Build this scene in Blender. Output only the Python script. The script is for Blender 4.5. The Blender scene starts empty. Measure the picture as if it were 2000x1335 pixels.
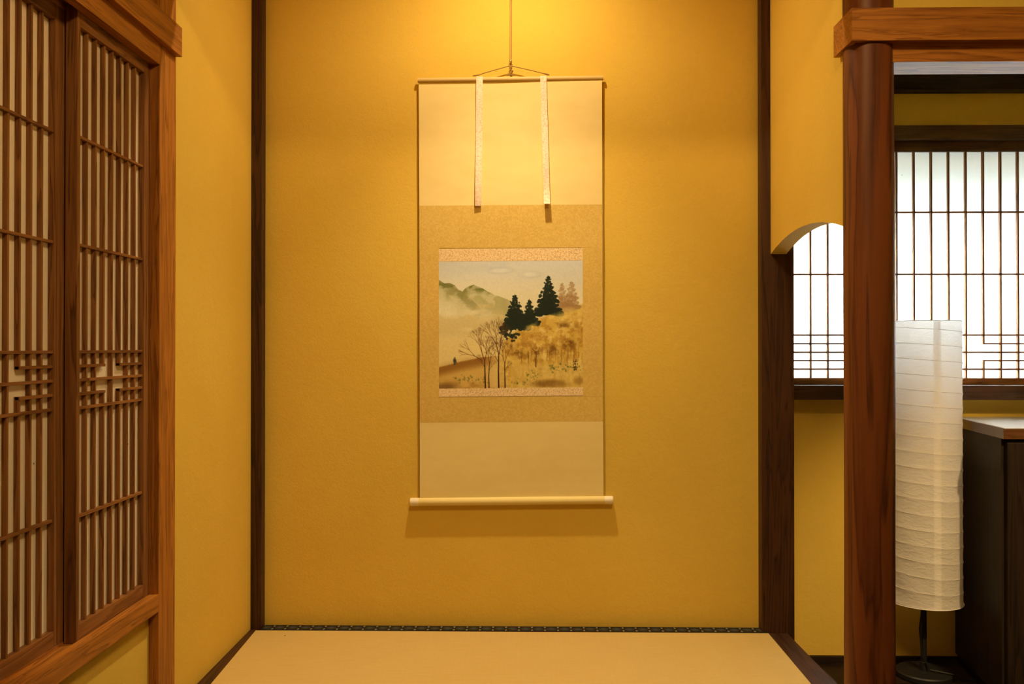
import bpy, bmesh, math, random
import numpy as np
from mathutils import Vector, Matrix

S = bpy.context.scene
COL = S.collection
H = 1.138                      # eye height above the plank floor; all z below are given relative to it

# ------------------------------------------------------------------ camera
cd = bpy.data.cameras.new('camera'); cam = bpy.data.objects.new('camera', cd); COL.objects.link(cam)
cd.sensor_fit = 'HORIZONTAL'; cd.sensor_width = 36.0; cd.lens = 36.0 * 1700.0 / 2000.0
cd.clip_start = 0.02; cd.clip_end = 100
cam.location = (0, 0, H)
cam.rotation_euler = (math.pi / 2 + 10.5 / 1700.0, 0, 30.0 / 1700.0)
S.camera = cam

# ------------------------------------------------------------------ world (overcast daylight outside)
W = bpy.data.worlds.new('daylight'); S.world = W; W.use_nodes = True
bg = W.node_tree.nodes['Background']
bg.inputs['Color'].default_value = (0.72, 0.88, 1.0, 1); bg.inputs['Strength'].default_value = 72.0

# ------------------------------------------------------------------ lamps of the room, with added fill
WARM = (1.0, 0.665, 0.29)
BULB = (1.0, 0.745, 0.43)
def lamp(name, kind, loc, energy, color=WARM, **kw):
    d = bpy.data.lights.new(name, kind); o = bpy.data.objects.new(name, d); COL.objects.link(o)
    o.location = (loc[0], loc[1], loc[2] + H); d.energy = energy; d.color = color
    for k, v in kw.items(): setattr(d, k, v)
    return o
# downlight above the scroll, hidden behind the lintel of the alcove
# (a reflector bulb: a beam straight down and a weaker wide spill)
lamp('alcove_downlight_beam', 'SPOT', (-0.05, 2.40, 1.46), 80, BULB, spot_size=math.radians(80), spot_blend=1.0, shadow_soft_size=0.022)
lamp('alcove_downlight_spill', 'SPOT', (-0.05, 2.40, 1.46), 42, BULB, spot_size=math.radians(174), spot_blend=1.0, shadow_soft_size=0.022)
# ceiling lamp of the sitting room, in front of the alcove
lamp('room_ceiling_lamp', 'AREA', (0.42, 0.85, 1.38), 32, shape='DISK', size=0.55)
# second room light, unseen; narrow cone shaped to brighten paper lamp and bay
o = lamp('bay_fill_spot', 'SPOT', (1.75, 0.90, 1.42), 300, WARM, spot_size=math.radians(28), spot_blend=1.0, shadow_soft_size=0.05)
o.rotation_euler = (Vector((1.46, 3.05, -0.86)) - Vector((1.75, 0.90, 1.42))).to_track_quat('-Z', 'Y').to_euler()
# unseen backlight added behind the lattice screens to brighten their paper
lamp('screen_backlight', 'AREA', (-1.17, 1.45, 1.44), 13, WARM, shape='DISK', size=0.25)

S.view_settings.view_transform = 'Standard'; S.view_settings.look = 'None'
S.view_settings.exposure = 0.0; S.view_settings.gamma = 1.0; S.view_settings.use_curve_mapping = False
S.cycles.diffuse_bounces = 6

# ------------------------------------------------------------------ materials
class NT:
    def __init__(s, name):
        s.m = bpy.data.materials.new(name); s.m.use_nodes = True
        s.t = s.m.node_tree; s.n = s.t.nodes; s.b = s.n['Principled BSDF']; s.out = s.n['Material Output']
    def add(s, kind, **kw):
        x = s.n.new(kind)
        for k, v in kw.items(): setattr(x, k, v)
        return x
    def put(s, sock, v):
        if hasattr(v, 'is_output') or hasattr(v, 'links'): s.t.links.new(v, sock)
        else: sock.default_value = v
    def math(s, op, a, b=0.0, c=0.0):
        x = s.add('ShaderNodeMath', operation=op)
        for i, v in enumerate((a, b, c)): s.put(x.inputs[i], v)
        return x.outputs[0]
    def coord(s, which='Object', scale=(1, 1, 1), rnd=0.0):
        tc = s.add('ShaderNodeTexCoord'); mp = s.add('ShaderNodeMapping')
        s.t.links.new(tc.outputs[which], mp.inputs['Vector']); mp.inputs['Scale'].default_value = scale
        if rnd:
            oi = s.add('ShaderNodeObjectInfo'); cx = s.add('ShaderNodeCombineXYZ')
            r = s.math('MULTIPLY', oi.outputs['Random'], rnd)
            for i in range(3): s.t.links.new(r, cx.inputs[i])
            va = s.add('ShaderNodeVectorMath', operation='ADD')
            s.t.links.new(mp.outputs[0], va.inputs[0]); s.t.links.new(cx.outputs[0], va.inputs[1])
            return va.outputs[0]
        return mp.outputs[0]
    def noise(s, vec, scale, detail=4.0, rough=0.55, dist=0.0):
        x = s.add('ShaderNodeTexNoise'); s.t.links.new(vec, x.inputs['Vector'])
        x.inputs['Scale'].default_value = scale; x.inputs['Detail'].default_value = detail
        x.inputs['Roughness'].default_value = rough; x.inputs['Distortion'].default_value = dist
        return x.outputs['Fac']
    def ramp(s, fac, stops):
        x = s.add('ShaderNodeValToRGB'); s.put(x.inputs[0], fac)
        e = x.color_ramp.elements
        while len(e) < len(stops): e.new(0.5)
        for i, (p, c) in enumerate(stops):
            e[i].position = p; e[i].color = (c[0], c[1], c[2], 1) if not isinstance(c, (int, float)) else (c, c, c, 1)
        return x.outputs[0]
    def mix(s, fac, a, b, mode='MIX'):
        x = s.add('ShaderNodeMix', data_type='RGBA', blend_type=mode)
        s.put(x.inputs[0], fac)
        for sock, v in ((x.inputs[6], a), (x.inputs[7], b)):
            s.put(sock, (v[0], v[1], v[2], 1) if isinstance(v, tuple) else v)
        return x.outputs[2]
    def bump(s, height, strength=0.3, dist=0.01):
        x = s.add('ShaderNodeBump'); s.put(x.inputs['Height'], height)
        x.inputs['Strength'].default_value = strength; x.inputs['Distance'].default_value = dist
        s.t.links.new(x.outputs[0], s.b.inputs['Normal']); return x.outputs[0]
    def base(s, c): s.put(s.b.inputs['Base Color'], (c[0], c[1], c[2], 1) if isinstance(c, tuple) else c)
    def rough(s, v): s.put(s.b.inputs['Roughness'], v)
    def spec(s, v): s.b.inputs['Specular IOR Level'].default_value = v

def m_plaster(name, a, b):
    t = NT(name); v = t.coord('Object')
    n1 = t.noise(v, 2.3, 3); n2 = t.noise(v, 230, 4, 0.7); n3 = t.noise(v, 38, 3)
    c = t.mix(t.ramp(n1, [(0.35, 0.0), (0.65, 1.0)]), a, b)
    c = t.mix(t.math('MULTIPLY', t.ramp(n2, [(0.3, 1.0), (0.55, 0.0)]), 0.16), c, tuple(x * 0.72 for x in a))
    t.base(c); t.rough(0.92); t.spec(0.12)
    t.bump(t.math('ADD', n2, t.math('MULTIPLY', n3, 1.3)), 0.30, 0.0022)
    return t.m

def m_wood(name, light, dark, axis='Z', rough=0.5, spec=0.2, scale=1.0, ring=1.0, contrast=(0.3, 0.72)):
    t = NT(name)
    k = {'X': (0.055, 1, 1), 'Y': (1, 0.055, 1), 'Z': (1, 1, 0.055)}[axis]
    v = t.coord('Object', k, rnd=7.0)
    n = t.noise(v, 26 * scale, 3, 0.5, 0.6)
    w = t.math('FRACT', t.math('MULTIPLY', n, 6.0 * ring))
    w = t.ramp(w, [(0.0, 0.25), (0.8, 1.0), (0.96, 0.0), (1.0, 0.2)])
    f = t.noise(v, 190 * scale, 4, 0.65)
    big = t.noise(v, 7 * scale, 2)
    g = t.math('ADD', t.math('MULTIPLY', w, 0.42), t.math('ADD', t.math('MULTIPLY', f, 0.38), t.math('MULTIPLY', big, 0.32)))
    t.base(t.ramp(g, [(contrast[0], dark), (contrast[1], light)]))
    t.rough(t.math('ADD', t.math('MULTIPLY', f, 0.14), rough - 0.07)); t.spec(spec)
    t.bump(t.math('ADD', f, t.math('MULTIPLY', w, 0.4)), 0.12, 0.0015)
    return t.m

def m_paper(name, col, trans, specks=True, fiber=0.06):
    t = NT(name); v = t.coord('Object')
    n = t.noise(v, 14, 4, 0.6); f = t.noise(t.coord('Object', (1, 1, 0.4)), 160, 3, 0.7)
    c = t.mix(t.math('MULTIPLY', n, 0.12), col, tuple(x * 0.8 for x in col))
    c = t.mix(t.math('MULTIPLY', f, fiber), c, tuple(x * 0.55 for x in col))
    if specks:
        vo = t.add('ShaderNodeTexVoronoi'); t.t.links.new(v, vo.inputs['Vector']); vo.inputs['Scale'].default_value = 19.0
        gate = t.add('ShaderNodeSeparateColor'); t.t.links.new(vo.outputs['Color'], gate.inputs[0])
        s_ = t.math('MULTIPLY', t.math('LESS_THAN', vo.outputs['Distance'], t.math('MULTIPLY', gate.outputs[0], 0.05)),
                    t.math('GREATER_THAN', gate.outputs[1], 0.55))
        c = t.mix(t.math('MULTIPLY', s_, 0.8), c, (0.13, 0.08, 0.05))
    d = t.add('ShaderNodeBsdfDiffuse'); tr = t.add('ShaderNodeBsdfTranslucent'); mx = t.add('ShaderNodeMixShader')
    t.put(d.inputs[0], c); t.put(tr.inputs[0], c); mx.inputs[0].default_value = trans
    bp = t.add('ShaderNodeBump'); t.put(bp.inputs['Height'], t.math('ADD', n, t.math('MULTIPLY', f, 0.3)))
    bp.inputs['Strength'].default_value = 0.15; bp.inputs['Distance'].default_value = 0.003
    t.t.links.new(bp.outputs[0], d.inputs['Normal'])
    t.t.links.new(d.outputs[0], mx.inputs[1]); t.t.links.new(tr.outputs[0], mx.inputs[2])
    t.t.links.new(mx.outputs[0], t.out.inputs[0])
    return t.m

def m_lantern(name):
    t = NT(name); v = t.coord('Object')
    wr = t.noise(t.coord('Object', (1, 1, 2.4)), 26, 5, 0.62, 0.9); f = t.noise(v, 300, 2, 0.7)
    c = t.mix(t.math('MULTIPLY', f, 0.10), (0.94, 0.93, 0.91), (0.74, 0.73, 0.71))
    d = t.add('ShaderNodeBsdfDiffuse'); tr = t.add('ShaderNodeBsdfTranslucent'); mx = t.add('ShaderNodeMixShader')
    t.put(d.inputs[0], c); t.put(tr.inputs[0], c); mx.inputs[0].default_value = 0.56
    bp = t.add('ShaderNodeBump'); t.put(bp.inputs['Height'], wr)
    bp.inputs['Strength'].default_value = 0.55; bp.inputs['Distance'].default_value = 0.006
    t.t.links.new(bp.outputs[0], d.inputs['Normal']); t.t.links.new(bp.outputs[0], tr.inputs['Normal'])
    t.t.links.new(d.outputs[0], mx.inputs[1]); t.t.links.new(tr.outputs[0], mx.inputs[2]); t.t.links.new(mx.outputs[0], t.out.inputs[0])
    return t.m

def m_cloth(name, a, b, weave=420):
    t = NT(name); v = t.coord('Object')
    n = t.noise(t.coord('Object', (1, 1, 2.6)), 9, 4, 0.55); f = t.noise(t.coord('Object', (1, 1, 3)), weave, 2)
    c = t.mix(t.ramp(n, [(0.3, 0.0), (0.7, 1.0)]), a, b)
    c = t.mix(t.math('MULTIPLY', f, 0.10), c, tuple(x * 0.6 for x in a))
    t.base(c); t.rough(0.8); t.spec(0.15); t.bump(f, 0.10, 0.0008); return t.m

def m_brocade(name, a, b, motif, mscale=30.0, pet=7):
    # round flower medallions woven tone on tone between scrolling leaves
    t = NT(name); v = t.coord('Object')
    vo = t.add('ShaderNodeTexVoronoi'); t.t.links.new(v, vo.inputs['Vector']); vo.inputs['Scale'].default_value = mscale
    vo.inputs['Randomness'].default_value = 0.45
    d = vo.outputs['Distance']
    ringy = t.math('ABSOLUTE', t.math('SINE', t.math('MULTIPLY', d, 16.0)))
    lf = t.noise(v, mscale * 3.2, 2, 0.5, 1.4)
    k = t.math('ADD', t.math('MULTIPLY', ringy, 0.35), t.math('MULTIPLY', t.ramp(lf, [(0.42, 0.0), (0.56, 1.0)]), 0.65))
    c = t.mix(t.math('MULTIPLY', k, 0.85), a, b)
    c = t.mix(t.math('MULTIPLY', t.math('LESS_THAN', d, 0.22), 0.25), c, motif)
    w = t.noise(v, 600, 2, 0.6)
    c = t.mix(t.math('MULTIPLY', w, 0.14), c, tuple(x * 0.6 for x in a))
    t.base(c); t.rough(0.62); t.spec(0.25); t.bump(t.math('ADD', k, w), 0.12, 0.0008); return t.m

def m_print(name, ground, spot, spot2, scale):
    t = NT(name); v = t.coord('Object')
    n = t.noise(v, scale, 3, 0.6, 1.2); n2 = t.noise(v, scale * 0.45, 2, 0.5)
    c = t.mix(t.math('MULTIPLY', t.ramp(n, [(0.50, 0.0), (0.57, 1.0)]), 0.8), ground, spot)
    c = t.mix(t.math('MULTIPLY', t.ramp(n2, [(0.60, 0.0), (0.66, 1.0)]), 0.45), c, spot2)
    t.base(c); t.rough(0.7); t.spec(0.2); t.bump(n, 0.1, 0.0006); return t.m

def m_plain(name, col, rough=0.5, spec=0.4, metal=0.0, var=0.12, sc=60):
    t = NT(name); v = t.coord('Object'); n = t.noise(v, sc, 3)
    t.base(t.mix(t.math('MULTIPLY', n, var), col, tuple(x * 0.5 for x in col)))
    t.rough(t.math('ADD', t.math('MULTIPLY', n, 0.12), rough - 0.06)); t.spec(spec); t.b.inputs['Metallic'].default_value = metal
    return t.m

def m_tatami(name):
    t = NT(name); v = t.coord('Object')
    sx = t.add('ShaderNodeSeparateXYZ'); t.t.links.new(v, sx.inputs[0])
    ridge = t.math('ABSOLUTE', t.math('SINE', t.math('MULTIPLY', sx.outputs['Y'], math.pi / 0.0062)))
    warp = t.math('ABSOLUTE', t.math('SINE', t.math('MULTIPLY', sx.outputs['X'], math.pi / 0.0165)))
    st = t.noise(t.coord('Object', (0.05, 1, 1)), 240, 3, 0.7)
    big = t.noise(v, 6, 3)
    c = t.mix(st, (0.68, 0.52, 0.20), (0.53, 0.38, 0.12))
    c = t.mix(t.math('MULTIPLY', big, 0.22), c, (0.76, 0.60, 0.27))
    c = t.mix(t.math('MULTIPLY', t.math('SUBTRACT', 1.0, ridge), 0.16), c, (0.40, 0.27, 0.09))
    c = t.mix(t.math('MULTIPLY', t.math('LESS_THAN', warp, 0.14), 0.10), c, (0.42, 0.29, 0.10))
    t.base(c); t.rough(0.72); t.spec(0.25)
    t.bump(t.math('ADD', ridge, t.math('MULTIPLY', st, 0.5)), 0.25, 0.0012); return t.m

def m_heri(name):
    # black border cloth with a chain of dark olive ovals and small pale lozenges between them
    t = NT(name); v = t.coord('Object')
    sx = t.add('ShaderNodeSeparateXYZ'); t.t.links.new(v, sx.inputs[0])
    fx = t.math('SUBTRACT', t.math('FRACT', t.math('DIVIDE', t.math('ADD', sx.outputs['X'], 5.0), 0.0425)), 0.5)
    fy = t.math('DIVIDE', sx.outputs['Y'], 0.052)
    e = t.math('ADD', t.math('POWER', t.math('ABSOLUTE', t.math('DIVIDE', fx, 0.47)), 2.0), t.math('POWER', t.math('ABSOLUTE', t.math('DIVIDE', fy, 0.40)), 2.0))
    inner = t.math('LESS_THAN', e, 0.62)
    core = t.math('LESS_THAN', e, 0.16)
    ax = t.math('SUBTRACT', 0.5, t.math('ABSOLUTE', fx))
    dm = t.math('ADD', t.math('DIVIDE', ax, 0.10), t.math('DIVIDE', t.math('ABSOLUTE', t.math('SUBTRACT', t.math('ABSOLUTE', fy), 0.26)), 0.16))
    tri = t.math('LESS_THAN', dm, 1.0)
    c = t.mix(inner, (0.012, 0.011, 0.008), (0.034, 0.036, 0.026))
    c = t.mix(core, c, (0.055, 0.058, 0.048))
    c = t.mix(tri, c, (0.22, 0.19, 0.11))
    t.base(c); t.rough(0.75); t.spec(0.2); t.bump(t.noise(v, 900, 2), 0.1, 0.0006); return t.m

PLASTER = m_plaster('ochre_clay_plaster', (0.74, 0.53, 0.095), (0.70, 0.49, 0.082))
PLASTER_W = m_plaster('pale_ceiling_board', (0.42, 0.30, 0.16), (0.36, 0.25, 0.13))
CEDAR = {a: m_wood('cedar_' + a.lower(), (0.44, 0.172, 0.027), (0.19, 0.066, 0.011), a, scale=1.7, ring=0.8) for a in 'XYZ'}
LOG = m_wood('polished_log', (0.17, 0.050, 0.013), (0.050, 0.013, 0.0035), 'Z', rough=0.48, spec=0.28, scale=0.55, ring=0.8)
LATT = {a: m_wood('lattice_cedar_' + a.lower(), (0.28, 0.120, 0.034), (0.095, 0.034, 0.009), a, rough=0.6, spec=0.2) for a in 'XYZ'}
DARKW = {a: m_wood('dark_stained_wood_' + a.lower(), (0.070, 0.028, 0.010), (0.020, 0.008, 0.004), a, rough=0.5, spec=0.3) for a in 'XYZ'}
BLACKW = {a: m_wood('black_stained_wood_' + a.lower(), (0.020, 0.011, 0.006), (0.005, 0.003, 0.002), a, rough=0.55, spec=0.2) for a in 'XYZ'}
TOPW = m_wood('lacquered_worktop', (0.10, 0.042, 0.018), (0.04, 0.016, 0.008), 'X', rough=0.16, spec=0.6)
PAPER_IN = m_paper('shoji_paper_inner', (0.90, 0.86, 0.76), 0.36)
PAPER_WIN = m_paper('shoji_paper_daylit', (0.90, 0.89, 0.88), 0.78)
LANTERN = m_lantern('lantern_paper')
TATAMI = m_tatami('rush_tatami'); HERI = m_heri('tatami_border_cloth')
CREAM = m_cloth('cream_silk', (0.83, 0.70, 0.320), (0.79, 0.65, 0.275))
GOLDB = m_brocade('gold_brocade', (0.72, 0.53, 0.150), (0.61, 0.42, 0.100), (0.57, 0.38, 0.085), 30.0)
PINKB = m_print('rose_brocade', (0.86, 0.69, 0.41), (0.46, 0.29, 0.13), (0.90, 0.72, 0.40), 300.0)
RIBBON = m_print('ribbon_print', (0.90, 0.76, 0.60), (0.70, 0.46, 0.34), (0.92, 0.76, 0.50), 210.0)
WOODROD = m_plain('pale_scroll_wood', (0.62, 0.45, 0.17), 0.5, 0.3, sc=30)
IVORY = m_plain('ivory_roller', (0.88, 0.80, 0.60), 0.42, 0.4, sc=30)
CORD = m_plain('brown_cord', (0.36, 0.22, 0.07), 0.8, 0.2, var=0.4, sc=700)
BAMBOO = m_plain('hanger_cane', (0.52, 0.33, 0.10), 0.5, 0.3, var=0.3, sc=40)
BRASS = m_plain('aged_brass', (0.42, 0.28, 0.10), 0.4, 0.5, metal=0.6)
BLACKM = m_plain('black_metal', (0.010, 0.010, 0.010), 0.45, 0.4)
WIRE = m_plain('grey_wire', (0.62, 0.60, 0.57), 0.5, 0.4)
EARTH = m_plain('garden_gravel', (0.22, 0.22, 0.19), 0.95, 0.1, var=0.5, sc=20)

# ------------------------------------------------------------------ mesh helpers
class MB:
    """collects shapes given in eye-relative coordinates"""
    def __init__(s): s.v = []; s.f = []
    def add(s, vs, fs):
        o = len(s.v); s.v += [tuple(p) for p in vs]; s.f += [tuple(i + o for i in f) for f in fs]; return s
    def box(s, x, y, z, bev=0.0):
        if bev <= 0:
            vs = [(a, b, c) for c in z for b in y for a in x]
            return s.add(vs, [(0, 2, 3, 1), (4, 5, 7, 6), (0, 1, 5, 4), (2, 6, 7, 3), (0, 4, 6, 2), (1, 3, 7, 5)])
        bm = bmesh.new(); bmesh.ops.create_cube(bm, size=1.0)
        for q in bm.verts:
            q.co = Vector(((x[0] + x[1]) / 2 + q.co.x * (x[1] - x[0]), (y[0] + y[1]) / 2 + q.co.y * (y[1] - y[0]), (z[0] + z[1]) / 2 + q.co.z * (z[1] - z[0])))
        bmesh.ops.bevel(bm, geom=bm.edges[:], offset=bev, segments=2, affect='EDGES', profile=0.5)
        bm.verts.index_update(); vs = [tuple(q.co) for q in bm.verts]; fs = [[q.index for q in f.verts] for f in bm.faces]; bm.free()
        return s.add(vs, fs)
    def prism(s, poly, a, b, axis):
        """poly: 2-D outline, swept from a to b along axis ('X': (y,z), 'Y': (x,z), 'Z': (x,y))"""
        def P(p, t): return {'X': (t, p[0], p[1]), 'Y': (p[0], t, p[1]), 'Z': (p[0], p[1], t)}[axis]
        n = len(poly); vs = [P(p, a) for p in poly] + [P(p, b) for p in poly]
        return s.add(vs, [tuple(range(n))[::-1], tuple(range(n, 2 * n))] + [(i, (i + 1) % n, n + (i + 1) % n, n + i) for i in range(n)])
    def tube(s, pts, r, seg=10, cap=True):
        pts = [Vector(p) for p in pts]; rs = r if isinstance(r, (list, tuple)) else [r] * len(pts)
        vs = []; fs = []; up = Vector((0.13, 0.31, 0.94))
        for i, p in enumerate(pts):
            d = (pts[min(i + 1, len(pts) - 1)] - pts[max(i - 1, 0)]).normalized()
            a = d.cross(up)
            if a.length < 0.05: a = d.cross(Vector((1, 0.2, 0)))
            a.normalize(); b = d.cross(a); 
            for k in range(seg):
                t = 2 * math.pi * k / seg; vs.append(p + a * (rs[i] * math.cos(t)) + b * (rs[i] * math.sin(t)))
        for i in range(len(pts) - 1):
            for k in range(seg):
                k2 = (k + 1) % seg; fs.append((i * seg + k, i * seg + k2, (i + 1) * seg + k2, (i + 1) * seg + k))
        if cap:
            fs.append(tuple(range(seg))[::-1]); fs.append(tuple(range((len(pts) - 1) * seg, len(pts) * seg)))
        return s.add(vs, fs)
    def lathe(s, prof, c, seg=48):
        vs = []; fs = []; n = len(prof)
        for r, z in prof:
            for k in range(seg):
                t = 2 * math.pi * k / seg; vs.append((c[0] + r * math.cos(t), c[1] + r * math.sin(t), z))
        for i in range(n - 1):
            for k in range(seg):
                k2 = (k + 1) % seg; fs.append((i * seg + k, i * seg + k2, (i + 1) * seg + k2, (i + 1) * seg + k))
        fs.append(tuple(range(seg))[::-1]); fs.append(tuple(range((n - 1) * seg, n * seg)))
        return s.add(vs, fs)
    def build(s, name, mat, parent=None, origin=None, smooth=False, normals=True):
        o0 = Vector(parent['_o']) if parent is not None and '_o' in parent else Vector(origin or (0, 0, -H))
        me = bpy.data.meshes.new(name)
        me.from_pydata([tuple(Vector(p) - o0) for p in s.v], [], s.f); me.update()
        if normals:
            bm = bmesh.new(); bm.from_mesh(me); bmesh.ops.recalc_face_normals(bm, faces=bm.faces[:]); bm.to_mesh(me); bm.free()
        if smooth:
            me.polygons.foreach_set('use_smooth', [True] * len(me.polygons))
            try: me.set_sharp_from_angle(angle=math.radians(38))
            except Exception: pass
        me.materials.append(mat)
        o = bpy.data.objects.new(name, me); COL.objects.link(o)
        if parent is not None:
            o.parent = parent; o['_o'] = tuple(o0)
        else:
            o.location = (o0.x, o0.y, o0.z + H); o['_o'] = tuple(o0)
        return o

def thing(name, loc, label, cat, group=None):
    o = bpy.data.objects.new(name, None); COL.objects.link(o); o.empty_display_size = 0.05
    o.location = (loc[0], loc[1], loc[2] + H); o['_o'] = tuple(loc)
    o['label'] = label; o['category'] = cat
    if group: o['group'] = group
    return o
def struct(o, label, cat):
    o['kind'] = 'structure'; o['label'] = label; o['category'] = cat; return o
def B(x, y, z, bev=0.0): return MB().box(x, y, z, bev)

# ------------------------------------------------------------------ shell of the rooms
FL, CE = -1.138, 1.50
struct(B((-1.6, 2.95), (-1.9, 3.30), (FL - 0.06, FL)).build('floor', BLACKW['X']), 'dark plank floor behind the tall paper lamp', 'floor')
struct(B((-1.6, 2.95), (-1.9, 3.30), (CE, CE + 0.06)).build('ceiling', PLASTER_W), 'wooden ceiling over the whole room', 'ceiling')
struct(B((-1.02, 0.842), (2.88, 2.96), (FL, CE)).build('wall_back', PLASTER), 'ochre plaster wall behind the hanging scroll', 'wall')
struct(B((-0.985, -0.907), (2.15, 2.88), (FL, CE)).build('wall_left', PLASTER), 'ochre plaster side wall of the alcove, next to the lattice screens', 'wall')
m = B((-0.985, -0.914), (-1.8, 2.12), (FL, -0.62)); struct(m.build('wall_left_lower', PLASTER), 'ochre plaster wall under the sill of the lattice screens', 'wall')
m = B((-0.985, -0.914), (-1.8, 2.12), (0.72, CE)); struct(m.build('wall_left_upper', PLASTER), 'ochre plaster wall above the beam over the lattice screens', 'wall')
struct(B((-1.42, -1.36), (-1.8, 2.96), (FL, CE)).build('wall_corridor', PLASTER), 'corridor wall behind the lattice screens', 'wall')
struct(B((-1.42, 2.9), (-1.86, -1.8), (FL, CE)).build('wall_front', PLASTER), 'plaster wall facing the alcove', 'wall')
struct(B((2.82, 2.9), (-1.8, 3.28), (FL, CE)).build('wall_right', PLASTER), 'plaster wall at the far right of the room', 'wall')
struct(B((-1.4, -0.98), (2.90, 2.96), (FL, CE)).build('wall_corridor_end', PLASTER), 'end wall of the corridor behind the screens', 'wall')

# side wall of the alcove with its shallow arched opening
SX0, SX1 = 0.7905, 0.8413
yb, yf, zs, za = 2.846, 2.185, 0.3012, 0.3472
yc = (yb + yf) / 2; hs = (yb - yf) / 2; sag = za - zs; R = (hs * hs + sag * sag) / (2 * sag)
arc = [(yb - (yb - yf) * i / 40.0,) for i in range(41)]
arc = [(y[0], za - R + math.sqrt(R * R - (y[0] - yc) ** 2)) for y in arc]
m = MB(); m.prism([(yb, CE)] + arc + [(yf, CE)], SX0, SX1, 'X')
o = m.build('wall_right_sleeve', PLASTER, normals=True); struct(o, 'ochre plaster side wall of the alcove with a shallow arched opening', 'wall')

# annex wall with window opening
WX0, WX1, WZ0, WZ1, WY = 0.938, 2.250, -0.150, 0.760, 3.18
m = MB(); m.box((0.80, 2.9), (WY, WY + 0.10), (FL, WZ0)); m.box((0.80, 2.9), (WY, WY + 0.10), (WZ1, CE))
m.box((0.80, WX0), (WY, WY + 0.10), (WZ0, WZ1)); m.box((WX1, 2.9), (WY, WY + 0.10), (WZ0, WZ1))
struct(m.build('wall_annex', PLASTER), 'ochre plaster wall below and above the paper window', 'wall')
struct(B((0.78, 0.842), (2.96, 3.20), (FL, CE)).build('wall_annex_left', PLASTER), 'short plaster wall between the alcove corner and the window', 'wall')
struct(B((0.842, 2.82), (2.17, 3.18), (1.03, 1.07)).build('ceiling_annex', PLASTER_W), 'low ceiling over the bay with the paper window', 'ceiling')
struct(B((0.842, 2.82), (2.13, 2.18), (0.790, CE)).build('wall_bay', PLASTER), 'ochre plaster wall above the beam at the top right', 'wall')
struct(B((-0.90, 0.80), (2.13, 2.18), (1.0, CE)).build('wall_lintel', PLASTER), 'plaster wall above the lintel of the alcove', 'wall')
# outside: eave and gravel
struct(B((-0.5, 4.2), (3.28, 4.15), (0.98, 1.06)).build('roof_eave', DARKW['X']), 'roof eave outside above the paper window', 'roof')
struct(B((-4, 8), (3.30, 12), (FL - 0.55, FL - 0.5)).build('ground_outside', EARTH), 'garden ground outside the paper window', 'ground')

struct(B((0.7, 2.7), (3.40, 3.425), (0.455, 0.98)).build('window_shade_board', DARKW['X']), 'unseen board added outside to shade the top of the paper window', 'board')  # added light blocker: keeps sky light off the upper window paper
# ------------------------------------------------------------------ timbers
tn = [0]
def trim(m, mat, label, cat='beam', smooth=False):
    tn[0] += 1
    return struct(m.build('trim_%d' % tn[0], mat, smooth=smooth), label, cat)
# left: post, sill, lintel, long beam
trim(B((-0.99, -0.89), (2.0895, 2.1875), (FL, CE), 0.002), CEDAR['Z'], 'square cedar post between the lattice screens and the alcove', 'post')
g = 0.005
sill = [(-0.985, -0.637), (-0.89, -0.637), (-0.89, -0.5954), (-0.9125, -0.5954), (-0.9125, -0.5954 - g), (-0.940, -0.5954 - g), (-0.940, -0.5954),
        (-0.941, -0.5954), (-0.941, -0.5954 - g), (-0.969, -0.5954 - g), (-0.969, -0.5954), (-0.985, -0.5954)]
trim(MB().prism(sill, 0.2, 2.0894, 'Y'), CEDAR['Y'], 'grooved cedar sill under the lattice screens', 'sill')
kam = [(-0.985, 0.7334), (-0.89, 0.7334), (-0.89, 0.6844), (-0.9125, 0.6844), (-0.9125, 0.6984), (-0.940, 0.6984), (-0.940, 0.6844),
       (-0.941, 0.6844), (-0.941, 0.6984), (-0.969, 0.6984), (-0.969, 0.6844), (-0.985, 0.6844)]
trim(MB().prism(kam, 0.2, 2.0894, 'Y'), CEDAR['Y'], 'grooved cedar rail above the lattice screens', 'rail')
nag = [(-0.93, 0.2), (-0.873, 0.2), (-0.873, 2.1815), (-0.8895, 2.1815), (-0.8895, 2.0893), (-0.93, 2.0893)]
trim(MB().prism(nag, 0.7336, 0.8067, 'Z'), CEDAR['Y'], 'long cedar beam running above the lattice screens', 'beam')
# back corners
trim(B((-0.99, -0.8716), (2.8405, 2.93), (FL, CE), 0.0015), DARKW['Z'], 'thin dark post in the back left corner of the alcove', 'post')
trim(B((0.7596, 0.8655), (2.8405, 2.955), (FL, CE), 0.0015), DARKW['Z'], 'dark post in the back right corner beside the arched opening', 'post')
# alcove lintel
trim(B((-0.889, 0.79), (2.10, 2.20), (0.945, 1.02)), CEDAR['X'], 'lintel across the top of the alcove', 'beam')
# round alcove post (polished log)
m = MB(); rnd = random.Random(4); cx, cy = 0.8375, 2.150; rows = 60; seg = 56; vs = []; fs = []
ph = [rnd.uniform(0, 6.28) for _ in range(8)]
for i in range(rows + 1):
    z = FL + (CE - FL) * i / rows
    for k in range(seg):
        t = 2 * math.pi * k / seg
        r = 0.0588 + 0.0007 * math.sin(3 * t + ph[0] + 1.3 * z) + 0.0006 * math.sin(5 * t + ph[1] - 0.8 * z) + 0.0011 * math.sin(2.1 * z + ph[2] + t) + 0.0006 * math.sin(5.3 * z + ph[3])
        fl = max(0.0, math.cos(t + math.pi / 2)) ** 8           # slightly flattened front
        r -= 0.0016 * fl
        vs.append((cx + r * math.cos(t), cy + r * math.sin(t), z))
for i in range(rows):
    for k in range(seg):
        k2 = (k + 1) % seg; fs.append((i * seg + k, i * seg + k2, (i + 1) * seg + k2, (i + 1) * seg + k))
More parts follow.
